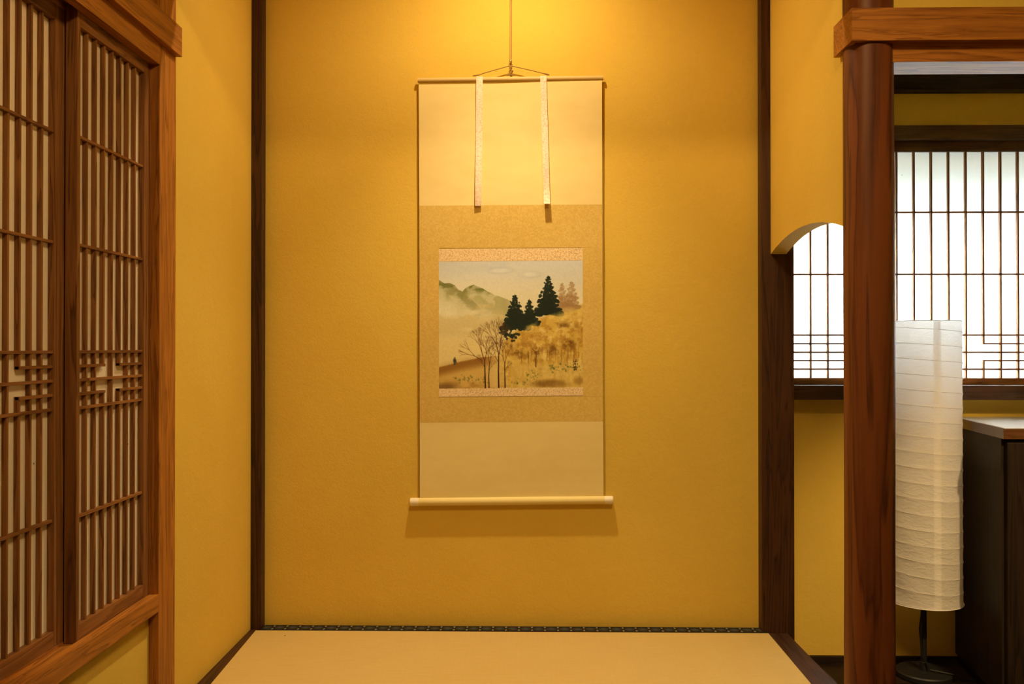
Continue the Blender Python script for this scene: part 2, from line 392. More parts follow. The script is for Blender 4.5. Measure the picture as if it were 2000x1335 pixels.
fs += [tuple(range(seg))[::-1], tuple(range(rows * seg, (rows + 1) * seg))]
m.add(vs, fs); trim(m, LOG, 'polished reddish log post standing in front of the arched opening', 'post', True)
# right long beam, mitred round the log
nr = [(0.774, 2.0860), (2.82, 2.0860), (2.82, 2.135), (0.850, 2.135), (0.850, 2.1015), (0.7885, 2.1015), (0.7885, 2.2095), (0.774, 2.2095)]
trim(MB().prism(nr, 0.7315, 0.8095, 'Z'), CEDAR['X'], 'long cedar beam wrapping round the log post at the top right', 'beam')
trim(B((0.870, 2.82), (2.112, 2.209), (0.688, 0.7315)), CEDAR['X'], 'cedar rail under the beam at the top right', 'rail')
# annex timbers
trim(B((0.842, 2.82), (3.13, WY), (0.9194, 1.03)), BLACKW['X'], 'dark beam under the annex ceiling, above the paper window', 'beam')
trim(B((0.842, 2.82), (3.150, WY), (0.748, 0.798)), DARKW['X'], 'dark head rail of the paper window', 'beam')
trim(B((0.866, 2.82), (3.105, WY + 0.03), (-0.186, -0.1350), 0.0015), DARKW['X'], 'dark window sill behind the log post', 'sill')
struct(B((0.842, 2.82), (3.166, WY), (FL, -1.1147)).build('baseboard_annex', BLACKW['X']), 'dark baseboard under the annex wall', 'baseboard')
# alcove floor edges
ZT = -0.9216
trim(MB().prism([(-0.907, 2.19), (-0.862, 2.19), (-0.8868, 2.842), (-0.907, 2.842)], FL, ZT - 0.0015, 'Z'), DARKW['Y'], 'narrow dark floor strip along the left wall of the alcove', 'floor strip')
trim(MB().prism([(0.7785, 2.19), (0.862, 2.19), (0.8464, 2.62), (0.842, 2.842), (0.7785, 2.842)], FL, ZT - 0.004, 'Z'), DARKW['Y'], 'dark floor board along the arched opening, right of the tatami', 'floor board')
trim(B((-0.89, 0.80), (2.09, 2.19), (FL, ZT + 0.002), 0.003), DARKW['X'], 'lacquered front edge of the raised alcove floor', 'sill')
struct(B((-0.90, 0.775), (2.191, 2.88), (FL, ZT - 0.055)).build('floor_alcove', DARKW['X']), 'boards carrying the tatami of the alcove', 'floor')

# ------------------------------------------------------------------ tatami
t = thing('tatami_mat', (0, 2.5, ZT - 0.054), 'straw tatami mat with a patterned black border under the scroll', 'tatami')
m = MB(); m.prism([(-0.860, 2.192), (0.7775, 2.192), (0.7775, 2.828), (-0.8855, 2.828)], ZT - 0.054, ZT, 'Z'); m.build('mat', TATAMI, t)
o = MB(); o.box((-0.8690, 0.7775), (2.8285, 2.8795), (ZT - 0.054, ZT + 0.0015), 0.001)
ob = o.build('border', HERI, None, origin=(0, 2.854, ZT)); ob.parent = t; ob.location = (0, 2.854 - 2.5, 0.054); ob['label'] = 'black cloth border with a chain of ovals'
MB().lathe([(0.0022, ZT - 0.001), (0.0022, ZT + 0.0005), (0.001, ZT + 0.0011)], (-0.7755, 2.777), 12).build('pin', BLACKM, t)

# ------------------------------------------------------------------ left lattice screens
ROWS = [0.4315, 0.2100, -0.0093, -0.0383, -0.0672, -0.0955, -0.1243, -0.3455]
def side_screen(XF, y0, y1, yi0, yi1, label):
    """XF: face toward the room; y0..y1 outer, yi0..yi1 inner edges"""
    zb, zt = -0.6000, 0.6960; s = thing('shoji_screen', (XF - 0.0125, (y0 + y1) / 2, zb), label, 'shoji screen', 'lattice screens on the left')
    th = 0.0245
    B((XF - th, XF), (y0, yi0), (zb, zt), 0.0008).build('stile', LATT['Z'], s)
    B((XF - th, XF), (yi1, y1), (zb, zt), 0.0008).build('stile', LATT['Z'], s)
    B((XF - th, XF - 0.0005), (yi0, yi1), (zb, -0.5650), 0.0006).build('rail', LATT['Y'], s)
    B((XF - th, XF - 0.0005), (yi0, yi1), (0.6560, zt), 0.0006).build('rail', LATT['Y'], s)
    p = (yi1 - yi0) / 8.0; w = 0.0031; xs = (XF - 0.0142, XF - 0.0045); zr = (-0.5650, 0.6560)
    for i in range(1, 8):
        y = yi0 + p * i
        segs = [zr] if i not in (3, 5) else [(ROWS[3] - 0.003, zr[1]), (zr[0], ROWS[5] + 0.003)]
        for a, b in segs: B(xs, (y - w, y + w), (a, b), 0.0005).build('slat', LATT['Z'], s)
    xc = (XF - 0.0125, XF - 0.0028)
    for k, z in enumerate(ROWS):
        spans = [(yi0, yi1)] if k not in (3, 5) else [(yi0, yi0 + 3 * p + w), (yi0 + 5 * p - w, yi1)]
        for a, b in spans: B(xc, (a, b), (z - 0.003, z + 0.003), 0.0005).build('crossbar', LATT['Y'], s)
    B((XF - 0.0152, XF - 0.0144), (yi0, yi1), zr).build('paper', PAPER_IN, s)
    return s
XP = -0.914
side_screen(XP, 1.7495, 2.0888, 1.7624, 2.0592, 'lattice paper screen standing against the square cedar post')
side_screen(XP - 0.0285, 1.3880, 1.7760, 1.4223, 1.7191, 'lattice paper screen cut off by the left edge of the picture')

# ------------------------------------------------------------------ paper window of the annex
w = thing('window_1', (1.5932, WY + 0.02, WZ0), 'large daylit paper window with thin lattice bars', 'window'); w['kind'] = 'structure'
C0, PT = 1.5932, 0.0624; xi0, xi1 = C0 - 10 * PT, C0 + 10 * PT
yk = (WY + 0.006, WY + 0.018); zi0, zi1 = -0.1115, 0.7111
B((WX0, xi0), (WY + 0.003, WY + 0.032), (WZ0, WZ1), 0.001).build('stile', LATT['Z'], w)
B((xi1, WX1), (WY + 0.003, WY + 0.032), (WZ0, WZ1), 0.001).build('stile', LATT['Z'], w)
B((xi0, xi1), (WY + 0.003, WY + 0.032), (-0.1350, zi0), 0.001).build('rail', LATT['X'], w)
B((xi0, xi1), (WY + 0.003, WY + 0.032), (zi1, WZ1), 0.001).build('rail', DARKW['X'], w)
WR = [0.4912, 0.2655, 0.0446, 0.0130, -0.0178, -0.0485, -0.0792]
for n in range(-9, 10):
    x = C0 + n * PT
    segs = [(zi0, zi1)] if abs(n) != 1 else [(WR[3] - 0.003, zi1), (zi0, WR[5] + 0.003)]
    for a, b in segs: B((x - 0.0029, x + 0.0029), yk, (a, b)).build('slat', LATT['Z'], w)
for k, z in enumerate(WR):
    spans = [(xi0, xi1)] if k not in (3, 5) else [(xi0, C0 - PT + 0.003), (C0 + PT - 0.003, xi1)]
    for a, b in spans: B((a, b), (yk[0] + 0.001, yk[1]), (z - 0.0030, z + 0.0030)).build('crossbar', LATT['X'], w)
B((xi0, xi1), (yk[1] + 0.0003, yk[1] + 0.0010), (zi0, zi1)).build('paper', PAPER_WIN, w)

# ------------------------------------------------------------------ hanging scroll
YC = 2.866
def px(x, y, Y=YC):            # metric position on the scroll plane of a measured point (X, Z)
    yaw, pit = 30 / 1700.0, 10.5 / 1700.0
    fw = Vector((-math.sin(yaw) * math.cos(pit), math.cos(yaw) * math.cos(pit), math.sin(pit))); r = Vector((math.cos(yaw), math.sin(yaw), 0)); u = r.cross(fw)
    d = fw + r * ((x - 1000) / 1700.0) - u * ((y - 667.5) / 1700.0); d *= Y / d.y
    return d.x, d.z
def sway(x, z):
    return 0.0011 * math.sin(3.1 * z + 4.0 * x + 0.6) + 0.0007 * math.sin(11 * z + 2.2 * math.sin(7 * x)) + 0.0005 * math.sin(23 * z - 9 * x)
def sheet(c, lift, nx, nz, th=0.0006):
    """c: TL, TR, BR, BL measured corners; a gently waving cloth with thickness"""
    q = [px(*p) for p in c]; m = MB(); F = []; 
    for back in (0, 1):
        for j in range(nz + 1):
            v = j / nz
            for i in range(nx + 1):
                u = i / nx
                x = (q[0][0] * (1 - u) + q[1][0] * u) * (1 - v) + (q[3][0] * (1 - u) + q[2][0] * u) * v
                z = (q[0][1] * (1 - u) + q[1][1] * u) * (1 - v) + (q[3][1] * (1 - u) + q[2][1] * u) * v
                F.append((x, YC + sway(x, z) - lift + (th if back else 0), z))
    n1 = (nx + 1) * (nz + 1); fs = []
    ix = lambda i, j, b: b * n1 + j * (nx + 1) + i
    for j in range(nz):
        for i in range(nx):
            fs.append((ix(i, j, 0), ix(i, j + 1, 0), ix(i + 1, j + 1, 0), ix(i + 1, j, 0)))
            fs.append((ix(i, j, 1), ix(i + 1, j, 1), ix(i + 1, j + 1, 1), ix(i, j + 1, 1)))
    for j in range(nz):
        fs.append((ix(0, j, 0), ix(0, j, 1), ix(0, j + 1, 1), ix(0, j + 1, 0))); fs.append((ix(nx, j, 0), ix(nx, j + 1, 0), ix(nx, j + 1, 1), ix(nx, j, 1)))
    for i in range(nx):
        fs.append((ix(i, 0, 0), ix(i + 1, 0, 0), ix(i + 1, 0, 1), ix(i, 0, 1))); fs.append((ix(i, nz, 0), ix(i, nz, 1), ix(i + 1, nz, 1), ix(i + 1, nz, 0)))
    return m.add(F, fs)
bx, bz = px(999, 987)
sc = thing('hanging_scroll', (bx, YC, bz), 'hanging scroll with an autumn landscape painting on the alcove wall', 'scroll')
def cloth(name, c, mat, lift, nx=24, nz=16, **k):
    return sheet(c, lift, nx, nz, **k).build(name, mat, sc, smooth=True, normals=False)
cloth('backing', [(818, 157), (1175.8, 152), (1178.5, 972), (820, 976)], CREAM, 0.0, 30, 60)
cloth('top_cloth', [(817.6, 160), (1175.6, 155), (1175.8, 399), (819, 401.6)], CREAM, 0.0008, 40, 30)
cloth('bottom_cloth', [(820, 824.5), (1177.6, 822), (1178.6, 971), (820, 975)], CREAM, 0.0008, 40, 24)
cloth('brocade_band', [(819, 401.6), (1175.8, 399), (1176.3, 482.6), (819.4, 484.5)], GOLDB, 0.0010)
cloth('brocade_band', [(819.8, 776.5), (1177.4, 774), (1177.6, 822), (820, 824.5)], GOLDB, 0.0010)
cloth('brocade_side', [(819.4, 484.5), (857, 484.3), (857.4, 776.3), (819.8, 776.5)], GOLDB, 0.0012)
cloth('brocade_side', [(1138, 483), (1176.3, 482.6), (1177.4, 774), (1138.8, 774.3)], GOLDB, 0.0012)
cloth('brocade_strip', [(857, 486.8), (1138, 484), (1138.1, 508.2), (857.1, 510.8)], PINKB, 0.0016, 24, 4)['label'] = 'rose brocade strip'
cloth('brocade_strip', [(857.4, 758.6), (1138.7, 755.8), (1138.8, 771.8), (857.4, 774.4)], PINKB, 0.0016, 24, 4)['label'] = 'rose brocade strip'

# --- the painting: an ink and colour landscape, computed stroke by stroke as vertex colours
NXP, NYP = 430, 380; PW, PH = 1013.0, 895.0
rng = np.random.default_rng(11)
gx, gy = np.meshgrid(np.linspace(0, PW, NXP + 1), np.linspace(0, PH, NYP + 1))
def lin(c):
    c = np.array(c, float) / 255.0; return np.where(c <= 0.04045, c / 12.92, ((c + 0.055) / 1.055) ** 2.4)
def vnoise(sx, sy, seed, oct=4):
    out = np.zeros_like(gx); amp = 1.0; tot = 0.0; r = np.random.default_rng(seed)
    for o in range(oct):
        fx, fy = gx / sx, gy / sy; n = int(max(fx.max(), fy.max())) + 3; g = r.random((n, n))
        x0, y0 = fx.astype(int), fy.astype(int); a, b = fx - x0, fy - y0; a = a * a * (3 - 2 * a); b = b * b * (3 - 2 * b)
        out += amp * ((g[y0, x0] * (1 - a) + g[y0, x0 + 1] * a) * (1 - b) + (g[y0 + 1, x0] * (1 - a) + g[y0 + 1, x0 + 1] * a) * b)
        tot += amp; amp *= 0.55; sx *= 0.5; sy *= 0.5
    return out / tot
def sst(a, b, x): t_ = np.clip((x - a) / (b - a), 0, 1); return t_ * t_ * (3 - 2 * t_)
ART = np.zeros(gx.shape + (3,))
def lay(mask, col):
    global ART
    mk = np.clip(mask, 0, 1)[..., None]; ART = ART * (1 - mk) + np.array(col, float) * mk
def blob(x, y, rx, ry, soft=0.5): 
    d = np.sqrt(((gx - x) / rx) ** 2 + ((gy - y) / ry) ** 2); return 1 - sst(1 - soft, 1, d)
def stroke(x0, y0, x1, y1, w0, w1, col, op=1.0):
    global ART
    pad = max(w0, w1) + 4
    i0, i1 = np.searchsorted(gx[0], min(x0, x1) - pad), np.searchsorted(gx[0], max(x0, x1) + pad)
    j0, j1 = np.searchsorted(gy[:, 0], min(y0, y1) - pad), np.searchsorted(gy[:, 0], max(y0, y1) + pad)
    if i1 <= i0 or j1 <= j0: return
    X, Y = gx[j0:j1, i0:i1], gy[j0:j1, i0:i1]; dx, dy = x1 - x0, y1 - y0; L = dx * dx + dy * dy + 1e-6
    t_ = np.clip(((X - x0) * dx + (Y - y0) * dy) / L, 0, 1); d = np.hypot(X - x0 - t_ * dx, Y - y0 - t_ * dy); hw = (w0 * (1 - t_) + w1 * t_) / 2
    mk = (op * np.clip((hw + 1.3 - d) / 2.2, 0, 1))[..., None]
    ART[j0:j1, i0:i1] = ART[j0:j1, i0:i1] * (1 - mk) + np.array(col, float) * mk
def dab(x, y, r, col, op=0.9): stroke(x, y, x + 0.1, y + 0.1, 2 * r, 2 * r, col, op)
n1, n2, n3, n4 = vnoise(420, 160, 1), vnoise(120, 90, 2), vnoise(46, 40, 3), vnoise(16, 60, 4)
nf = vnoise(26, 22, 5)
# sky into mist
k = sst(0, 330, gy)[..., None]; ART = np.array((205, 176, 124.)) * (1 - k) + np.array((226, 186, 112.)) * k
k = sst(300, 620, gy)[..., None]; ART = ART * (1 - k) + np.array((224, 174, 84.)) * k
lay(0.55 * blob(435, 65, 125, 36, 0.5) , (182, 160, 116)); lay(0.9 * blob(432, 66, 92, 22, 0.6), (216, 186, 132))
lay(0.45 * blob(650, 98, 120, 40, 0.6), (188, 164, 116)); lay(0.8 * blob(640, 96, 80, 22, 0.7), (220, 188, 130))
lay(0.4 * sst(0.52, 0.7, n1) * (1 - sst(150, 260, gy)), (190, 168, 122))
# far mountains with mist rising in front
rx_ = [0, 40, 75, 110, 140, 165, 185, 215, 245, 280, 310, 350, 400, 450, 500, 540]; ry_ = [128, 152, 150, 165, 196, 212, 190, 172, 164, 176, 192, 216, 238, 254, 276, 300]
ridge = np.interp(gx, rx_, ry_) + 9 * (nf - 0.5)
below = gy - ridge; on = sst(0, 5, below) * (1 - sst(470, 545, gx))
lay(0.75 * on * (1 - sst(60, 240, below)), (190, 158, 84))
lay(on * (0.35 + 0.65 * sst(0.40, 0.56, n3)) * (1 - sst(18, 75, below + 90 * sst(250, 480, gx))) * 0.95, (112, 98, 34))
lay(0.5 * on * sst(0.50, 0.62, n2) * (1 - sst(70, 210, below)), (158, 130, 56))
r2 = np.interp(gx, [0, 60, 120, 165, 220, 300, 420], [128, 165, 185, 215, 250, 330, 420]); b2 = gy - r2
lay(0.6 * sst(0, 14, b2) * (1 - sst(30, 130, b2)) * (1 - sst(240, 340, gx)) * sst(0.42, 0.6, n2), (140, 116, 48))
lay(0.65 * sst(0.46, 0.62, n1) * sst(230, 330, gy) * (1 - sst(480, 560, gy)) * (1 - sst(420, 560, gx)), (204, 158, 74))
# near slope on the left
edge = np.interp(gx, [0, 60, 150, 300, 420, 1013], [742, 728, 705, 676, 668, 660]); bl = gy - edge
lay(sst(-2, 3, bl) * (1 - 0.55 * sst(300, 420, gx)), (206, 146, 54))
lay(0.88 * sst(-3, 4, bl) * (1 - sst(25, 95, bl)) * (1 - sst(280, 460, gx)), (140, 80, 18))
lay(0.5 * sst(-40, 0, bl) * (1 - sst(0, 10, bl)) * (1 - sst(200, 400, gx)), (196, 140, 60))
lay(0.55 * sst(800, 895, gy) * sst(0.42, 0.66, n2 + 0.12 * (1 - sst(0, 420, gx))), (150, 88, 22))
lay(0.75 * blob(45, 880, 150, 42, 0.9), (112, 66, 22))
# autumn hill on the right
hy = np.interp(gx, [400, 470, 540, 620, 720, 820, 900, 1013], [640, 550, 492, 440, 398, 352, 328, 312]) + 40 * (n3 - 0.5); bh = gy - hy
hill = sst(-14, 26, bh) * sst(400, 500, gx)
lay(hill, (208, 148, 46))
lay(0.85 * hill * sst(0.47, 0.60, n2), (226, 172, 70)); lay(0.7 * hill * sst(0.50, 0.62, n3), (186, 122, 32))
lay(0.5 * hill * sst(0.52, 0.66, nf), (162, 98, 22)); lay(0.35 * hill * sst(0.55, 0.7, n4), (228, 178, 80))
for x, y, a, b, o, c in [(560, 655, 95, 52, .8, (132, 78, 16)), (690, 640, 55, 55, .75, (136, 78, 16)), (795, 625, 75, 60, .75, (130, 74, 16)), (915, 590, 75, 70, .8, (120, 66, 12)),
                         (875, 455, 65, 40, .7, (126, 76, 20)), (700, 540, 90, 40, .4, (150, 92, 24)), (960, 480, 50, 60, .5, (160, 102, 30)), (620, 590, 110, 30, .35, (160, 100, 28))]:
    lay(o * blob(x, y, a, b, 0.85) * (0.45 + 0.75 * sst(0.38, 0.6, nf)) * sst(-10, 20, bh), c)
lay(0.75 * sst(690, 760, gy) * sst(470, 560, gx), (218, 162, 62))
lay(0.5 * sst(700, 780, gy) * sst(470, 560, gx) * sst(0.5, 0.64, n4), (190, 130, 38))
lay(0.85 * blob(770, 868, 190, 44, 0.8) * (0.5 + 0.6 * n3), (112, 62, 10)); lay(0.6 * blob(985, 850, 55, 45, 0.8), (146, 90, 22))
# trunks in the thicket and grass tufts
for q in range(46):
    x = rng.uniform(570, 990); y = rng.uniform(600, 690); stroke(x, y, x + rng.uniform(-6, 6), y + rng.uniform(40, 90), 3, 2, (112, 62, 14), rng.uniform(.35, .75))
stroke(684, 640, 682, 748, 8, 6, (96, 46, 8)); stroke(684, 660, 712, 610, 5, 2, (110, 58, 12)); stroke(683, 655, 655, 615, 5, 2, (110, 58, 12))
for cxx, cyy, nn, sp in [(170, 825, 16, 70), (230, 840, 10, 60), (310, 830, 10, 40), (560, 852, 12, 70), (640, 840, 8, 60), (835, 752, 26, 70), (700, 790, 14, 120), (930, 760, 14, 70)]:
    for q in range(nn):
        dab(cxx + rng.normal(0, sp / 2), cyy + rng.normal(0, 14), rng.uniform(3.5, 8), (104, 92, 26) if rng.random() < .7 else (140, 116, 40), rng.uniform(.35, .75))
# conifers
def conifer(ax, ay, by, half, col, op, seed, n=10, lean=0.0):
    r = np.random.default_rng(seed); stroke(ax, ay - 4, ax, ay + 30, 3, 10, col, op)
    for i in range(n):
        f = (i + 0.6) / n; y = ay + (by - ay) * f; hw = half * (0.10 + 0.90 * f) * (0.66 + 0.40 * (i % 2)) * r.uniform(0.88, 1.12)
        m_ = max(2, int(hw / 6.2))
        for q in range(m_):
            s_ = -1 + 2 * (q + 0.5) / m_; dab(ax + s_ * hw + r.normal(0, 3), y + abs(s_) * 12 * f + r.normal(0, 3), r.uniform(0.75, 1.2) * (7 + 11 * f), col, op)
        for s_ in (-1, 1): dab(ax + s_ * hw * 1.05, y + 10 * f + r.normal(0, 4), 5 + 5 * f, col, op * 0.9)
pale = (156, 102, 46)
conifer(868, 160, 345, 52, pale, .42, 4, 12); conifer(934, 150, 340, 60, pale, .45, 5, 13)
lay(0.6 * blob(905, 345, 100, 30, 0.9), (206, 152, 64))
DG = (34, 36, 16)
conifer(770, 108, 372, 86, DG, .93, 1, 18); conifer(637, 274, 440, 56, DG, .92, 2, 12); conifer(536, 240, 470, 84, DG, .94, 3, 16)
for q in range(46): dab(455 + rng.normal(0, 16) + rng.random() * 90, 520 + rng.normal(0, 20) - 20 * rng.random(), rng.uniform(5, 11), DG, .85)
for q in range(36): dab(rng.uniform(590, 720), 432 + rng.normal(0, 9), rng.uniform(5, 10), DG, .8)
for q in range(90): dab(rng.uniform(440, 860), rng.uniform(120, 520), 2.2, (120, 96, 44), .12)
lay(0.7 * sst(0, 34, bh - 8) * (1 - sst(60, 120, bh)) * sst(0.40, 0.56, n2) * sst(560, 640, gx), (222, 166, 62))
# bare trees
def twig(x, y, ang, ln, w, dep, r, col):
    x1, y1 = x + ln * math.cos(ang), y - ln * math.sin(ang); stroke(x, y, x1, y1, w, w * 0.7, col, min(1.0, 0.5 + 0.12 * w))
    if dep <= 0: return
    for s_ in (-1, 1):
        if r.random() < 0.93: twig(x1, y1, ang + s_ * r.uniform(0.12, 0.42), ln * r.uniform(0.68, 0.88), w * 0.66, dep - 1, r, col)
    if r.random() < 0.45: twig(x1, y1, ang + r.uniform(-0.12, 0.12), ln * 0.8, w * 0.66, dep - 1, r, col)
BK = (62, 24, 8)
for tx, ty, top, w_, ln, sd, lean in [(327, 895, 700, 10, 62, 3, 0.10), (353, 895, 720, 7.5, 50, 6, -0.06), (421, 895, 660, 11, 70, 9, 0.0), (466, 895, 720, 8.5, 46, 14, 0.05)]:
    r = np.random.default_rng(sd); mx_, my_ = tx - 2, (ty + top) / 2
    stroke(tx, ty, mx_, my_, w_, w_ * .82, BK); stroke(mx_, my_, tx - 10 * lean * 5, top, w_ * .82, w_ * .6, BK)
    twig(tx - 50 * lean, top, math.pi / 2 + 0.22 + lean, ln, w_ * .55, 5, r, (92, 48, 14)); twig(tx - 50 * lean, top + 10, math.pi / 2 - 0.20, ln * .95, w_ * .5, 5, r, (92, 48, 14))
    twig((tx + mx_) / 2, top + 55, math.pi / 2 + 0.5 * (1 if sd % 2 else -1), ln * .6, w_ * .35, 3, r, (104, 58, 18))
r = np.random.default_rng(21); twig(308, 702, math.pi - 0.55, 66, 5, 3, r, (104, 58, 18))
# walking figure on the slope
dab(112, 706, 11, (58, 50, 24)); dab(110, 694, 10, (62, 54, 26)); dab(112, 681, 7, (112, 88, 42)); stroke(112, 706, 108, 728, 9, 6, (66, 54, 26)); stroke(112, 706, 118, 726, 8, 5, (84, 70, 36)); stroke(120, 690, 126, 722, 3, 3, (70, 50, 26), .7)
# signature, two brushed characters
SG = (44, 24, 6)
for a in [(946, 704, 950, 714), (966, 700, 960, 716), (944, 716, 974, 712), (958, 714, 958, 738), (958, 722, 944, 738), (958, 722, 962, 736), (972, 726, 976, 738),
          (946, 750, 972, 748), (959, 744, 959, 760), (944, 756, 974, 754), (948, 762, 970, 760), (959, 762, 948, 774), (952, 772, 970, 771), (964, 765, 971, 774)]:
    stroke(*a, 4.2, 3.0, SG, .92)
ART *= (0.97 + 0.06 * vnoise(8, 8, 9, 2))[..., None]
ALB = lin(np.clip(ART, 0, 255)) / np.array((1.0, 0.655, 0.295)); ALB = np.clip(ALB, 0.004, 0.9)
m = sheet([(857.1, 510.8), (1138.1, 508.2), (1138.7, 755.8), (857.4, 758.6)], 0.0014, NXP, NYP, th=0.0004)
po = m.build('painting', CREAM, sc, smooth=True, normals=False); po['label'] = 'landscape painting of bare trees, conifers and misty hills'
ca = po.data.color_attributes.new('paint', 'FLOAT_COLOR', 'POINT')
nv = len(po.data.vertices); colr = np.ones((nv, 4), np.float32); half = (NXP + 1) * (NYP + 1)
colr[:half, :3] = ALB.reshape(-1, 3); colr[half:, :3] = (0.8, 0.72, 0.5); ca.data.foreach_set('color', colr.ravel())
tm = NT('painted_silk'); at = tm.add('ShaderNodeVertexColor', layer_name='paint'); tm.base(at.outputs[0]); tm.rough(0.75); tm.spec(0.15)
tm.bump(tm.noise(tm.coord('Object'), 700, 2), 0.06, 0.0006); po.data.materials[0] = tm.m

# --- rods, ribbons and cord
def rodpts(xa, ya, xb, yb_, Y):
    a, b = px(xa, ya, Y), px(xb, yb_, Y); return (a[0], Y, a[1]), (b[0], Y, b[1])
a, b = rodpts(816, 157, 1178.3, 152.3, 2.8655)
m = MB(); n = 24; prof = [(0.0078 * math.cos(t_ * math.pi / 8), 0.0078 * math.sin(t_ * math.pi / 8)) for t_ in range(16)]
vs = [(p_[0], p_[1] + q[0] * (0.9 if q[0] < 0 else 0.5), p_[2] + q[1]) for p_ in (a, b) for q in prof]
m.add(vs, [tuple(range(16)), tuple(range(16, 32))[::-1]] + [(i, (i + 1) % 16, 16 + (i + 1) % 16, 16 + i) for i in range(16)]); m.build('top_rod', WOODROD, sc, smooth=True)
a, b = rodpts(817, 979.6, 1181, 976.1, 2.8655)
MB().tube([a, b], 0.0131, 32).build('roller', CREAM, sc, smooth=True)
for (xa, ya, xb, yb_) in ((801.3, 979.8, 818, 979.6), (1180.5, 976.1, 1197.3, 976.0)):
    a, b = rodpts(xa, ya, xb, yb_, 2.8655); a, b = Vector(a), Vector(b); d = b - a
    if xa < 900: pts = [a, a + d * 0.05, a + d * 0.1, b]; rr = [0.0118, 0.0130, 0.0134, 0.0134]
    else: pts = [a, b - d * 0.1, b - d * 0.05, b]; rr = [0.0134, 0.0134, 0.0130, 0.0118]
    MB().tube(pts, rr, 32).build('roller_knob', IVORY, sc, smooth=True)
def ribbon(xa, xb, wpx, y0, y1, curl, seed):
    m = MB(); n = 40; vs = []; fs = []; r = random.Random(seed); w_ = wpx / 1700.0 * YC / 2
    for j in range(n + 1):
        v = j / n; x, z = px(xa + (xb - xa) * v, y0 + (y1 - y0) * v)
        off = 0.0085 + 0.007 * v + 0.0015 * math.sin(9 * v + seed) + curl * 0.010 * max(0.0, (v - 0.86) / 0.14) ** 2
        tw = 0.0016 * math.sin(5 * v + seed * 2)
        if j == 0: off = 0.009
        for s_, e in ((-1, 0), (1, 0), (1, 1), (-1, 1)):
            vs.append((x + s_ * w_, YC - off + s_ * tw - 0.0006 * e, z))
    for j in range(n):
        for k in range(4):
            k2 = (k + 1) % 4; fs.append((j * 4 + k, j * 4 + k2, j * 4 + 4 + k2, j * 4 + 4 + k))
    fs += [(0, 1, 2, 3), tuple(range(4 * n, 4 * n + 4))[::-1]]
    m.add(vs, fs); return m.build('ribbon', RIBBON, sc, smooth=True)
ribbon(937.0, 934.5, 12.6, 151, 402.5, -0.5, 1); ribbon(1061.0, 1068.0, 12.0, 149.5, 400.0, 1.2, 2)
cordY = 2.862
def P3(x, y, Y=cordY): q = px(x, y, Y); return (q[0], Y, q[1])
m = MB(); m.tube([P3(923, 148), P3(934, 146.6), P3(946, 142.6), P3(970, 135.6), P3(993.5, 129), P3(998.5, 128.6), P3(1014, 132), P3(1040, 138), P3(1062, 143.5), P3(1072, 146.4)], 0.0015, 8)
m.tube([P3(1062, 143.3), P3(1068, 145), P3(1073, 146.2)], [0.002, 0.0032, 0.002], 8); m.tube([P3(923, 147.9), P3(929, 147.4), P3(936, 146.2)], [0.0015, 0.0026, 0.0018], 8)
m.build('hanging_cord', CORD, sc, smooth=True)
m = MB(); m.tube([P3(997, 129, 2.862), P3(998.5, 132, 2.860), P3(997.5, 136, 2.861), P3(1000.5, 138.5, 2.861), P3(998.5, 141, 2.862), P3(996, 146.5, 2.864)], [0.0028, 0.0036, 0.0030, 0.0040, 0.0044, 0.0036], 10)
m.tube([P3(988, 147.2, 2.864), P3(994, 145.8, 2.862), P3(1001, 145.6, 2.862), P3(1008, 147.2, 2.864)], [0.0012, 0.003, 0.003, 0.0012], 8)
m.build('cord_knot', CORD, sc, smooth=True)

# ------------------------------------------------------------------ hanger above the scroll
hx, _ = px(997.5, 60, 2.866)
hg = thing('scroll_hanger', (hx, 2.866, px(997.5, 124)[1]), 'thin cane hanger with a hook holding the scroll cord', 'hanger')
zt_ = px(997.5, 121, 2.866)[1]
MB().tube([(hx, 2.866, zt_), (hx + 0.0004, 2.866, (zt_ + CE) / 2), (hx, 2.866, CE)], 0.0036, 12).build('cane', BAMBOO, hg, smooth=True)
m = MB(); pts = []
zc_ = px(997, 127)[1]
for i in range(15):
    t_ = math.radians(80 + i * 20); pts.append((hx + 0.0052 * math.cos(t_), 2.8622, zc_ + 0.0012 + 0.0052 * math.sin(t_)))
m.tube(pts, 0.0015, 8); m.tube([(hx, 2.866, zt_ + 0.006), (hx, 2.865, zt_), (hx, 2.8625, zt_ - 0.004)], [0.0046, 0.0050, 0.0026], 12)
m.build('hook', BRASS, hg, smooth=True)

# ------------------------------------------------------------------ paper floor lamp
LX, LY = 1.372, 3.045
L = thing('floor_lamp', (LX, LY, FL), 'tall white paper cylinder floor lamp on a black stand', 'floor lamp')
MB().lathe([(0.086, FL), (0.092, FL + 0.003), (0.092, FL + 0.017), (0.088, FL + 0.021), (0.012, FL + 0.022)], (LX, LY), 56).build('base', BLACKM, L, smooth=True)
MB().tube([(LX, LY, FL + 0.02), (LX, LY, -0.02)], 0.0098, 20).build('pole', BLACKM, L, smooth=True)
MB().lathe([(0.0125, FL + 0.021), (0.0125, FL + 0.05), (0.0100, FL + 0.052)], (LX, LY), 24).build('collar', BLACKM, L, smooth=True)
R0, ZL0, ZL1, PI_ = 0.1235, -0.8740, 0.0906, 0.0520
def rad(th, z):
    f = ((z - ZL0) / PI_ + th / (2 * math.pi) + 0.30) % 1.0; d = min(f, 1 - f)
    lo = max(0.0, 1 - (z - ZL0) / 0.75)
    return R0 - 0.0019 * (1 - math.exp(-d * 9)) + 0.0007 * lo * math.sin(7 * th + 40 * z) + 0.0018 * max(0, 1 - (z - ZL0) / 0.03)
m = MB(); seg, rows = 120, 290; vs = []; fs = []
